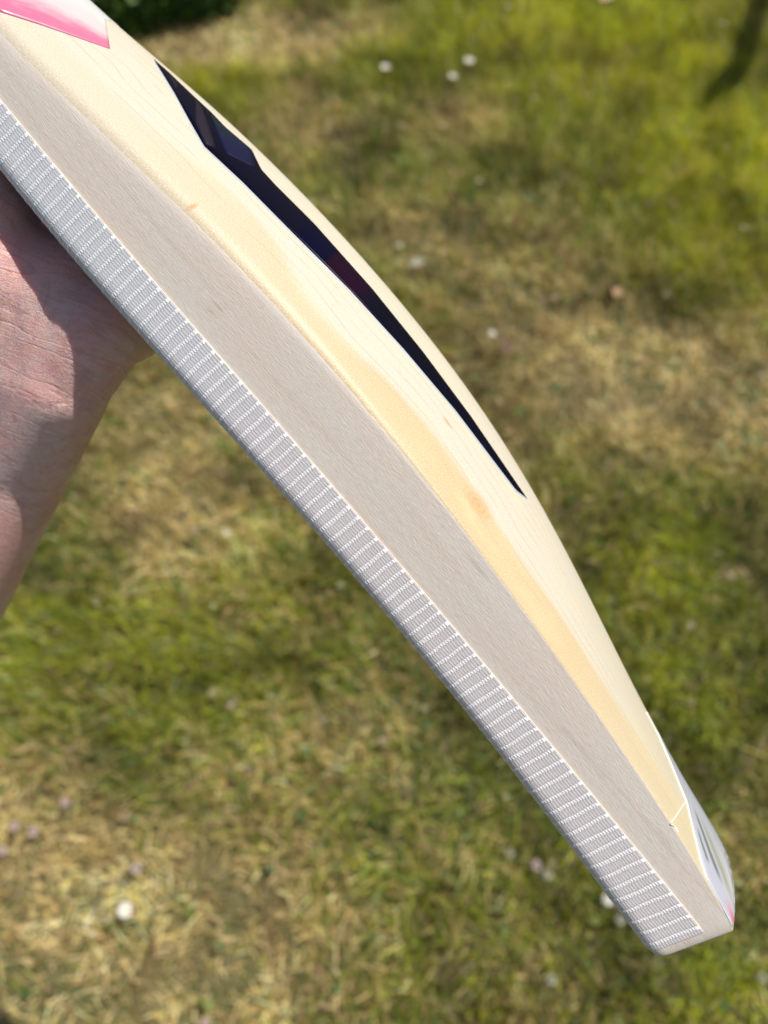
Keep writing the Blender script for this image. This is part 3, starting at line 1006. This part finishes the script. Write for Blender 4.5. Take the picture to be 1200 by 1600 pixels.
# ------------------------------------------------------------------ lawn
def ground_mat():
    m = NT('lawn_soil')
    tc = m.n('ShaderNodeTexCoord').outputs['Object']
    n1 = m.noise(tc, 1.3, 5, 0.6); n2 = m.noise(tc, 14, 5, 0.65); n3 = m.noise(tc, 90, 3, 0.7)
    col = m.mix(m.sstep(n1, 0.35, 0.65), (0.075, 0.095, 0.022), (0.14, 0.125, 0.045))
    col = m.mix(m.math('MULTIPLY', m.sstep(n2, 0.4, 0.7), 0.6), col, (0.26, 0.20, 0.11))
    col = m.mix(m.math('MULTIPLY', m.sstep(n3, 0.5, 0.75), 0.5), col, (0.05, 0.045, 0.02))
    m.set(Base_Color=col, Roughness=0.9, Normal=m.bump(m.math('ADD', n2, n3), 0.8, 0.01))
    return m.m
gx = np.concatenate([[-150, -40, -12], np.linspace(-4, 4, 41), [12, 40, 150]])
gy = np.concatenate([[-150, -40, -12], np.linspace(-3, 6, 46), [14, 40, 150]])
gv = [(x, y, 0.004 * math.sin(3.1 * x + 1.3 * y) * math.cos(2.3 * y) if abs(x) < 6 and abs(y) < 8 else 0) for y in gy for x in gx]
nx = len(gx)
gf = [(j * nx + i, j * nx + i + 1, (j + 1) * nx + i + 1, (j + 1) * nx + i) for j in range(len(gy) - 1) for i in range(nx - 1)]
tag(mesh_np('ground', gv, gf, ground_mat()), 'lawn soil under short patchy grass', kind='structure')

# patches of the lawn: (px, py, rx, ry, dry, lush) turned into places on the ground
PATCH = [(320, 70, 150, 34, 1.4, 0), (480, 55, 120, 30, 0.9, 0), (90, 1500, 280, 170, 1.9, 0), (340, 1400, 240, 90, 0.6, 0), (30, 1240, 120, 50, 0.5, 0),
         (1110, 620, 170, 100, 0.85, 0), (860, 470, 150, 110, 0.45, 0), (960, 600, 160, 90, 0.55, 0), (720, 190, 110, 50, 0.4, 0),
         (260, 720, 120, 110, 0.75, 0), (330, 620, 80, 60, 0.6, 0), (330, 840, 110, 70, 0.35, 0), (560, 1150, 120, 60, 0.35, 0), (640, 400, 70, 60, 0.5, 0),
         (480, 200, 90, 60, 0.5, 0), (450, 1520, 160, 60, 0.6, 0), (1120, 1330, 80, 60, 0.35, 0), (620, 330, 90, 60, 0.3, 0),
         (980, 60, 260, 100, 0, 1.2), (1110, 270, 170, 110, 0, 0.9), (1150, 420, 120, 80, 0, 0.5), (330, 140, 90, 45, 0, 1.1), (640, 90, 130, 50, 0, 0.5),
         (90, 1040, 220, 110, 0, 0.35), (960, 850, 160, 100, 0, 0.45), (1090, 1130, 150, 160, 0, 0.45), (430, 960, 180, 90, 0, 0.2),
         (720, 1500, 200, 90, 0, 0.4), (1120, 1560, 130, 60, 0, 0.7), (500, 1340, 130, 70, 0, 0.3), (760, 760, 60, 60, 0, 0.3), (400, 1080, 160, 80, 0, 0.15), (150, 960, 160, 60, 0, 0.3)]
PG = []
for px, py, rx, ry, dry, lush in PATCH:
    g0 = ground(px, py); gr = ground(px + rx, py); gu = ground(px, py - ry)
    PG.append((g0[0], g0[1], abs(gr[0] - g0[0]), abs(gu[1] - g0[1]), dry, lush))

def vnoise(x, y, sc, seed):
    r = np.random.default_rng(seed); T = r.random((256, 256))
    X, Y = x * sc + 500, y * sc + 500
    xi, yi = np.floor(X).astype(int), np.floor(Y).astype(int)
    fx, fy = X - xi, Y - yi
    fx = fx * fx * (3 - 2 * fx); fy = fy * fy * (3 - 2 * fy)
    g_ = lambda a, b: T[a % 256, b % 256]
    return (g_(xi, yi) * (1 - fx) + g_(xi + 1, yi) * fx) * (1 - fy) + (g_(xi, yi + 1) * (1 - fx) + g_(xi + 1, yi + 1) * fx) * fy
def fields(x, y):
    dry = 0.62 * (vnoise(x, y, 5, 1) + 0.6 * vnoise(x, y, 14, 2) + 0.5 * vnoise(x, y, 33, 3) - 0.98)
    lush = 0.40 * (vnoise(x, y, 4, 4) + 0.6 * vnoise(x, y, 12, 5) + 0.5 * vnoise(x, y, 28, 6) - 0.80)
    for gx_, gy_, sx, sy, d, l in PG:
        e = np.exp(-((x - gx_) / sx) ** 2 * 0.8 - ((y - gy_) / sy) ** 2 * 0.8)
        dry = dry + d * e - 0.35 * l * e; lush = lush + l * e - 0.3 * d * e
    return dry, lush

def blades(name, n, xr, yr, hgt, wid, label, flat=0.55, dens=None, palette=0):
    x = rng.uniform(*xr, n); y = rng.uniform(*yr, n)
    dry, lush = fields(x, y)
    clump = vnoise(x, y, 26, 9) * 0.6 + vnoise(x, y, 60, 10) * 0.4
    keep = rng.random(n) < np.clip(0.35 + 1.1 * clump - 0.30 * np.clip(dry, 0, 1.4), 0.1, 1)
    x, y, dry, lush, clump = x[keep], y[keep], dry[keep], lush[keep], clump[keep]
    n = len(x)
    h = hgt * rng.uniform(0.45, 1.25, n) * (0.7 + 0.5 * clump) * (1 + 0.25 * np.clip(lush, 0, 1)) * (1 - 0.35 * np.clip(dry, 0, 1))
    w = wid * rng.uniform(0.6, 1.3, n)
    yaw = rng.uniform(0, 2 * math.pi, n) * 0.75 + vnoise(x, y, 18, 12) * 2.5
    lean = np.clip(rng.normal(flat, 0.35, n) + 0.4 * np.clip(dry, 0, 1), 0.05, 1.45)
    dx, dy = np.cos(yaw), np.sin(yaw)
    tw = yaw + math.pi / 2 + rng.normal(0, 0.7, n)
    sx, sy = np.cos(tw), np.sin(tw)
    ts_ = [0, 0.55, 1.0]
    vs = []
    for k, t in enumerate(ts_):
        hor = h * np.sin(lean) * t ** 1.5; ver = h * (np.cos(lean) * t + 0.12 * t * (1 - t))
        cx, cy, cz = x + dx * hor, y + dy * hor, ver
        ww = w * [0.5, 0.45, 0.06][k]
        for sgn in (-1, 1):
            vs.append(np.stack([cx + sgn * sx * ww, cy + sgn * sy * ww, np.maximum(cz, 0.001)], 1))
    VV = np.stack(vs, 1).reshape(-1, 3)
    base_ = np.arange(n)[:, None] * 6
    q_ = np.concatenate([base_ + np.array([0, 1, 3, 2]), base_ + np.array([2, 3, 5, 4])], 1).reshape(-1)
    me = bpy.data.meshes.new(name)
    me.vertices.add(len(VV)); me.vertices.foreach_set('co', VV.astype(np.float32).ravel())
    me.loops.add(len(q_)); me.loops.foreach_set('vertex_index', q_.astype(np.int32))
    npoly = len(q_) // 4
    me.polygons.add(npoly); me.polygons.foreach_set('loop_start', np.arange(npoly, dtype=np.int32) * 4)
    me.update(calc_edges=True)
    # colour of each blade
    r = rng.random((n, 1))
    green = np.array([0.29, 0.34, 0.045]); deep = np.array([0.12, 0.19, 0.035]); lime = np.array([0.60, 0.60, 0.035])
    straw = np.array([0.86, 0.66, 0.34]); brown = np.array([0.45, 0.29, 0.13]); olive = np.array([0.48, 0.40, 0.10]); blue = np.array([0.30, 0.40, 0.18])
    g_ = green * (1 - r) + deep * r
    g_ = g_ + (lime - g_) * np.clip((lush * 0.75 + rng.normal(0, 0.18, n))[:, None], 0, 0.95)
    sel = rng.random(n) < 0.10; g_[sel] = blue
    d_ = straw * r + olive * (1 - r)
    sel = rng.random(n) < 0.25; d_[sel] = brown
    sel = rng.random(n) < 0.07 + 0.06 * np.clip(dry, 0, 1); d_[sel] = straw * 1.25
    pd = 1 / (1 + np.exp(-(dry * 4.2 - 1.0 + rng.normal(0, 0.65, n))))
    isd = rng.random(n) < pd
    c = np.where(isd[:, None], d_, g_)
    tone = 0.25 + 1.45 * (0.5 * vnoise(x, y, 11, 31) + 0.5 * vnoise(x, y, 30, 32))
    c = c * (1 + 0.28 * np.clip(dry - 0.7, 0, 1))[:, None]
    c = c * rng.uniform(0.82, 1.18, (n, 1)) * tone[:, None]
    rgba = np.ones((n, 6, 4), np.float32); rgba[:, :, :3] = np.clip(c, 0, 1)[:, None, :]
    ca = me.color_attributes.new('Col', 'FLOAT_COLOR', 'POINT')
    ca.data.foreach_set('color', rgba.ravel())
    me.materials.append(M_grass)
    o = bpy.data.objects.new(name, me); COL.objects.link(o)
    tag(o, label, kind='stuff')
    return o
mg = NT('grass_blade')
at = mg.n('ShaderNodeAttribute', attribute_name='Col').outputs['Color']
mg.set(Base_Color=at, Roughness=0.45)
mg.b.inputs['Specular IOR Level'].default_value = 0.4
tr = mg.n('ShaderNodeBsdfTranslucent'); mg.l(at, tr.inputs[0])
mx = mg.n('ShaderNodeMixShader'); mx.inputs[0].default_value = 0.33
mg.l(mg.b.outputs[0], mx.inputs[1]); mg.l(tr.outputs[0], mx.inputs[2])
mg.l(mx.outputs[0], mg.t.nodes['Material Output'].inputs[0])
M_grass = mg.m
blades('grass', 540000, (-1.8, 1.8), (-0.45, 3.1), 0.050, 0.0026, 'short mixed green and straw lawn grass')
blades('grass', 60000, (-5, 5), (3.1, 8.0), 0.05, 0.008, 'lawn grass beyond the flower border')
blades('grass', 90000, (1.8, 5), (-2.0, 3.1), 0.05, 0.007, 'lawn grass out to the right of the view')
blades('grass', 90000, (-5, -1.8), (-2.0, 3.1), 0.05, 0.007, 'lawn grass out to the left of the view')
blades('grass', 60000, (-1.8, 1.8), (-2.0, -0.45), 0.05, 0.006, 'lawn grass behind the camera')

# ------------------------------------------------------------------ things lying and growing in the lawn
def disc_leaf(verts, faces, c, r, nrm_, k=7, cup=0.0):
    n_ = np.array(nrm_, float); n_ /= np.linalg.norm(n_)
    x = np.cross(n_, [0.31, 0.87, 0.2]); x /= np.linalg.norm(x); y = np.cross(n_, x)
    b = len(verts); verts.append(np.array(c) - n_ * cup * r)
    for j in range(k):
        t = 2 * math.pi * j / k
        verts.append(np.array(c) + r * (math.cos(t) * x + math.sin(t) * y))
    for j in range(k): faces.append((b, b + 1 + j, b + 1 + (j + 1) % k))
# clover and plantain leaves scattered through the sward (uncountable)
vv, ff = [], []; cc = []
for i in range(2200):
    x, y = rng.uniform(-1.7, 1.7), rng.uniform(-0.4, 3.1)
    nn = (rng.normal(0, 0.4), rng.normal(0, 0.4), 1)
    r = rng.uniform(0.004, 0.009)
    k0 = len(vv)
    disc_leaf(vv, ff, (x, y, rng.uniform(0.012, 0.035)), r, nn, 6)
    pick = rng.random()
    c = (0.10, 0.17, 0.05) if pick < 0.35 else (0.20, 0.24, 0.05) if pick < 0.6 else (0.38, 0.29, 0.16) if pick < 0.85 else (0.17, 0.11, 0.06) if pick < 0.95 else (0.48, 0.44, 0.30)
    cc += [(*c, 1)] * (len(vv) - k0)
o = mesh_np('clover_leaves', vv, ff, M_grass, smooth=False)
ca = o.data.color_attributes.new('Col', 'FLOAT_COLOR', 'POINT'); ca.data.foreach_set('color', np.array(cc, np.float32).ravel())
tag(o, 'tiny clover leaves and dead leaf scraps through the grass', kind='stuff')

M_petal = simple('white_petal', (0.88, 0.86, 0.80), 0.6, nscale=200, namt=0.04)
M_pale = simple('pale_pink_petal', (0.52, 0.40, 0.38), 0.6, nscale=200, namt=0.08)
M_greyp = simple('faded_petal', (0.42, 0.41, 0.31), 0.6, nscale=200, namt=0.08)
M_yel = simple('yellow_centre', (0.75, 0.52, 0.06), 0.7, nscale=400)
M_stem = simple('flower_stem', (0.09, 0.14, 0.03), 0.6, nscale=200)
def stem_into(root_, h):
    vv, ff = [], []
    for i in range(4):
        for j in range(5):
            t = 2 * math.pi * j / 5
            vv.append((0.0008 * math.cos(t) + 0.003 * math.sin(i), 0.0008 * math.sin(t), h * i / 3))
    for i in range(3):
        for j in range(5): ff.append((i * 5 + j, i * 5 + (j + 1) % 5, (i + 1) * 5 + (j + 1) % 5, (i + 1) * 5 + j))
    return mesh_np('stem', vv, ff, M_stem, root_)
def daisy(px, py, r, mat, label, group, closed=0.25, h=0.04):
    r *= 0.85
    g0 = ground(px, py, h)
    e = empty('daisy', (g0[0], g0[1], 0)); tag(e, label, 'daisy', group)
    vv, ff = [], []
    for k in range(15):
        t = 2 * math.pi * k / 15
        c, s_ = math.cos(t), math.sin(t)
        b = len(vv)
        for rr, ww, zz in ((0.25, 0.05, 0), (0.65, 0.15, closed * 0.35), (1.0, 0.07, closed)):
            for q_ in (-1, 1): vv.append((rr * r * c - q_ * ww * r * s_, rr * r * s_ + q_ * ww * r * c, h + zz * r + 0.0004 * (k % 2)))
        ff += [(b, b + 2, b + 3, b + 1), (b + 2, b + 4, b + 5, b + 3)]
    mesh_np('petals', vv, ff, mat, e)
    bm = bmesh.new(); bmesh.ops.create_icosphere(bm, subdivisions=2, radius=r * 0.3)
    for v in bm.verts: v.co.z = v.co.z * 0.55 + h + 0.0006
    me = bpy.data.meshes.new('flower_centre'); bm.to_mesh(me); bm.free(); me.materials.append(M_yel)
    c = bpy.data.objects.new('flower_centre', me); COL.objects.link(c); c.parent = e
    stem_into(e, h)
    return e
def clover_head(px, py, r, mat, label, group, h=0.035):
    r *= 0.8
    g0 = ground(px, py, h)
    e = empty('clover_flower', (g0[0], g0[1], 0)); tag(e, label, 'clover flower', group)
    vv, ff = [], []
    for i in range(38):
        z = 1 - 2 * (i + 0.5) / 38 * 0.85; t = i * 2.399963
        q_ = math.sqrt(1 - z * z); d = np.array([q_ * math.cos(t), q_ * math.sin(t), z])
        c = d * r * 0.75
        x = np.cross(d, [0.2, 0.1, 0.97]); x /= np.linalg.norm(x) + 1e-9
        b = len(vv)
        vv += [tuple(c * 0.5 + np.array([0, 0, h]) - x * r * 0.12), tuple(c * 0.5 + np.array([0, 0, h]) + x * r * 0.12), tuple(d * r + np.array([0, 0, h]) + x * r * 0.16), tuple(d * r + np.array([0, 0, h]) - x * r * 0.16)]
        ff.append((b, b + 1, b + 2, b + 3))
    mesh_np('petals', vv, ff, mat, e, smooth=False)
    stem_into(e, h)
    return e
DG, CG = 'white daisies in the lawn', 'faded clover flowers in the lawn'
daisy(603, 107, 0.0145, M_petal, 'white daisy left of the pair near the top of the lawn', DG, 0.5)
daisy(733, 95, 0.0155, M_petal, 'white daisy upper right of the three near the top', DG, 0.2)
daisy(708, 121, 0.0135, M_petal, 'white daisy just below and left of its brighter neighbour', DG, 0.5)
daisy(795, 13, 0.011, M_greyp, 'small dim daisy cut near the top edge of the lawn', DG, 0.6)
daisy(195, 1422, 0.0125, M_petal, 'brightest white daisy alone on the dry grass at lower left', DG, 0.05)
daisy(172, 1435, 0.006, M_greyp, 'tiny pale daisy bud touching the bright lower left daisy', DG, 0.8)
daisy(1130, 38, 0.009, M_greyp, 'small pale daisy left of the dark branch shadow', DG, 0.6)
daisy(1161, 357, 0.009, M_greyp, 'pale daisy in the bright green grass at the right edge', DG, 0.6)
daisy(770, 522, 0.0085, M_petal, 'little white daisy beside a curled brown leaf', DG, 0.5)
clover_head(22, 1291, 0.0085, M_pale, 'pinkish clover flower, left one of a close pair at the left edge', CG)
clover_head(51, 1300, 0.0085, M_pale, 'pinkish clover flower, right and paler one of a close pair', CG)
clover_head(3, 1330, 0.008, M_pale, 'pinkish clover flower cut by the left edge of the photo', CG)
clover_head(102, 1254, 0.008, M_pale, 'faint pink clover flower above the pair at the left edge', CG)
clover_head(212, 1357, 0.009, M_pale, 'pinkish clover flower above the bright white daisy', CG)
clover_head(321, 1598, 0.007, M_pale, 'pink clover flower cut by the bottom edge', CG)
clover_head(838, 1352, 0.0095, M_pale, 'greyish clover flower, larger of two touching left of the bat toe', CG)
clover_head(855, 1367, 0.009, M_greyp, 'greyish clover flower, lower of two touching left of the bat toe', CG)
clover_head(949, 1406, 0.0095, M_petal, 'white clover flower half hidden behind the taped bat edge', CG)
clover_head(969, 1437, 0.009, M_greyp, 'dim clover flower just below the white one at the bat edge', CG)
clover_head(796, 1332, 0.0085, M_greyp, 'faint greenish clover flower furthest left of those near the bat toe', CG)
clover_head(862, 1531, 0.0085, M_greyp, 'faded clover flower below the bat toe near the bottom', CG)
clover_head(1190, 1527, 0.0085, M_greyp, 'faded clover flower at the lower right edge', CG)
def dry_leaf(px, py, L, W_, mat, label, yaw, curl=0.5, h=0.03):
    g0 = ground(px, py, h)
    vv, ff = [], []
    nI, nJ = 9, 5
    for i in range(nI):
        t = i / (nI - 1)
        wv = W_ * math.sin(math.pi * (0.04 + 0.92 * t)) ** 0.8
        for j in range(nJ):
            u = (j / (nJ - 1) - 0.5) * 2
            x, y = (t - 0.5) * L, u * wv / 2
            z = h + curl * L * 0.3 * (abs(u) ** 1.6) * math.sin(math.pi * t) + 0.18 * L * (2 * t - 1) ** 2 * curl
            vv.append((x, y, z))
    for i in range(nI - 1):
        for j in range(nJ - 1): ff.append((i * nJ + j, (i + 1) * nJ + j, (i + 1) * nJ + j + 1, i * nJ + j + 1))
    o = mesh_np('dry_leaf', vv, ff, mat)
    o.location = (g0[0], g0[1], 0); o.rotation_euler = (0.1, -0.1, yaw)
    sd = o.modifiers.new('thickness', 'SOLIDIFY'); sd.thickness = 0.0006
    return tag(o, label, 'leaf', 'dead leaves on the lawn')
dry_leaf(653, 409, 0.034, 0.022, simple('leaf_grey', (0.38, 0.36, 0.27), 0.7, nscale=90, namt=0.15), 'grey green dead leaf in the grass above the bat ridge', 0.3)
dry_leaf(786, 543, 0.036, 0.026, simple('leaf_brown', (0.16, 0.085, 0.05), 0.7, nscale=90, namt=0.2), 'curled dark brown leaf under the little white daisy', 2.1, 0.9)
dry_leaf(962, 455, 0.022, 0.018, simple('leaf_orange', (0.50, 0.30, 0.15), 0.7, nscale=90, namt=0.15), 'small orange tan leaf in the grass at right', 1.0)
dry_leaf(948, -3, 0.044, 0.028, simple('leaf_peach', (0.68, 0.50, 0.33), 0.7, nscale=90, namt=0.1), 'pale peach leaf at the very top edge of the lawn', 0.1)

# ------------------------------------------------------------------ flower border at the top left
def shrub(px, py, rad, hgt, n, label, seed, greens):
    r = np.random.default_rng(seed)
    g0 = ground(px, py)
    e = empty('low_shrub', (g0[0], g0[1], 0)); tag(e, label, 'shrub', 'low shrubs along the border')
    vv, ff, cc = [], [], []
    for i in range(n):
        t = r.uniform(0, 2 * math.pi); ph = r.uniform(0, 1)
        q_ = rad * math.sqrt(r.random()) * (1 + 0.25 * math.sin(3 * t + seed)); z = hgt * (0.04 + ph * 0.96) * math.sqrt(max(0.05, 1 - (q_ / rad / 1.3) ** 2))
        c = np.array([q_ * math.cos(t), q_ * math.sin(t), z])
        nn = np.array([r.normal(0, 0.6) + math.cos(t) * 0.4, r.normal(0, 0.6) + math.sin(t) * 0.4, 0.8])
        k0 = len(vv); L = r.uniform(0.012, 0.026)
        nn /= np.linalg.norm(nn)
        x = np.cross(nn, r.normal(0, 1, 3)); x /= np.linalg.norm(x); y = np.cross(nn, x)
        vv += [c - x * L, c - y * L * 0.45 + nn * L * 0.12, c + x * L, c + y * L * 0.45 + nn * L * 0.12]
        ff += [(k0, k0 + 1, k0 + 2, k0 + 3)]
        g_ = np.array(greens[r.integers(len(greens))]) * r.uniform(0.7, 1.3)
        cc += [(*g_, 1)] * 4
    o = mesh_np('foliage', vv, ff, M_grass, e, smooth=False); o['kind'] = 'stuff'
    ca = o.data.color_attributes.new('Col', 'FLOAT_COLOR', 'POINT'); ca.data.foreach_set('color', np.array(cc, np.float32).ravel())
    vv, ff = [], []
    for k in range(7):
        t = 2 * math.pi * k / 7; b = len(vv)
        for i in range(4):
            cx, cy, cz = rad * 0.5 * i / 3 * math.cos(t), rad * 0.5 * i / 3 * math.sin(t), hgt * 0.8 * i / 3
            for j in range(5):
                a_ = 2 * math.pi * j / 5; vv.append((cx + 0.004 * (1.2 - i * 0.25) * math.cos(a_), cy + 0.004 * (1.2 - i * 0.25) * math.sin(a_), cz))
        for i in range(3):
            for j in range(5): ff.append((b + i * 5 + j, b + i * 5 + (j + 1) % 5, b + (i + 1) * 5 + (j + 1) % 5, b + (i + 1) * 5 + j))
    mesh_np('stems', vv, ff, M_stem, e)
    return e
GR = [(0.10, 0.19, 0.02), (0.17, 0.27, 0.03), (0.06, 0.11, 0.02)]
shrub(262, 4, 0.17, 0.20, 4200, 'dark leafy shrub at the top left behind the bat', 21, GR)
shrub(60, -10, 0.26, 0.30, 5200, 'leafy shrub mostly hidden behind the bat at the top left', 22, GR)
shrub(405, -78, 0.20, 0.16, 3600, 'dark shrub at the top edge above the bare soil', 23, GR)
shrub(540, -95, 0.20, 0.14, 3000, 'low dark shrub at the top edge right of the bare soil', 24, GR)

# unseen branch added beyond the frame, shaped back from the shadow it casts
SH = [(1300, -260, 0.0), (1262, -170, 0.16), (1225, -95, 0.32), (1200, -40, 0.42), (1182, 8, 0.50), (1168, 62, 0.58), (1150, 108, 0.64), (1128, 140, 0.68), (1106, 158, 0.70), (1090, 169, 0.71), (1087, 184, 0.72)]
rad_ = [0.030, 0.030, 0.030, 0.030, 0.030, 0.030, 0.030, 0.029, 0.027, 0.022, 0.010]
ctr = [ground(x, y, 0.02) + sv * k for x, y, k in SH]
ctr[0][2] = -0.02
vv, ff = [], []
K = 10
for i, c in enumerate(ctr):
    d = ctr[min(i + 1, len(ctr) - 1)] - ctr[max(i - 1, 0)]; d /= np.linalg.norm(d)
    x = np.cross(d, [0.1, 0.9, 0.3]); x /= np.linalg.norm(x); y = np.cross(d, x)
    for j in range(K):
        t = 2 * math.pi * j / K; vv.append(c + rad_[i] * (1 + 0.08 * math.sin(3 * t + i)) * (math.cos(t) * x + math.sin(t) * y))
for i in range(len(ctr) - 1):
    for j in range(K): ff.append((i * K + j, i * K + (j + 1) % K, (i + 1) * K + (j + 1) % K, (i + 1) * K + j))
ff += [tuple(range(K))[::-1], tuple(range((len(ctr) - 1) * K, len(ctr) * K))]
tag(mesh_np('shadow_branch', vv, ff, simple('bark', (0.10, 0.075, 0.05), 0.85, nscale=60, namt=0.3)), 'added bent branch out of view, shaped to cast the upper right shadow', 'branch')
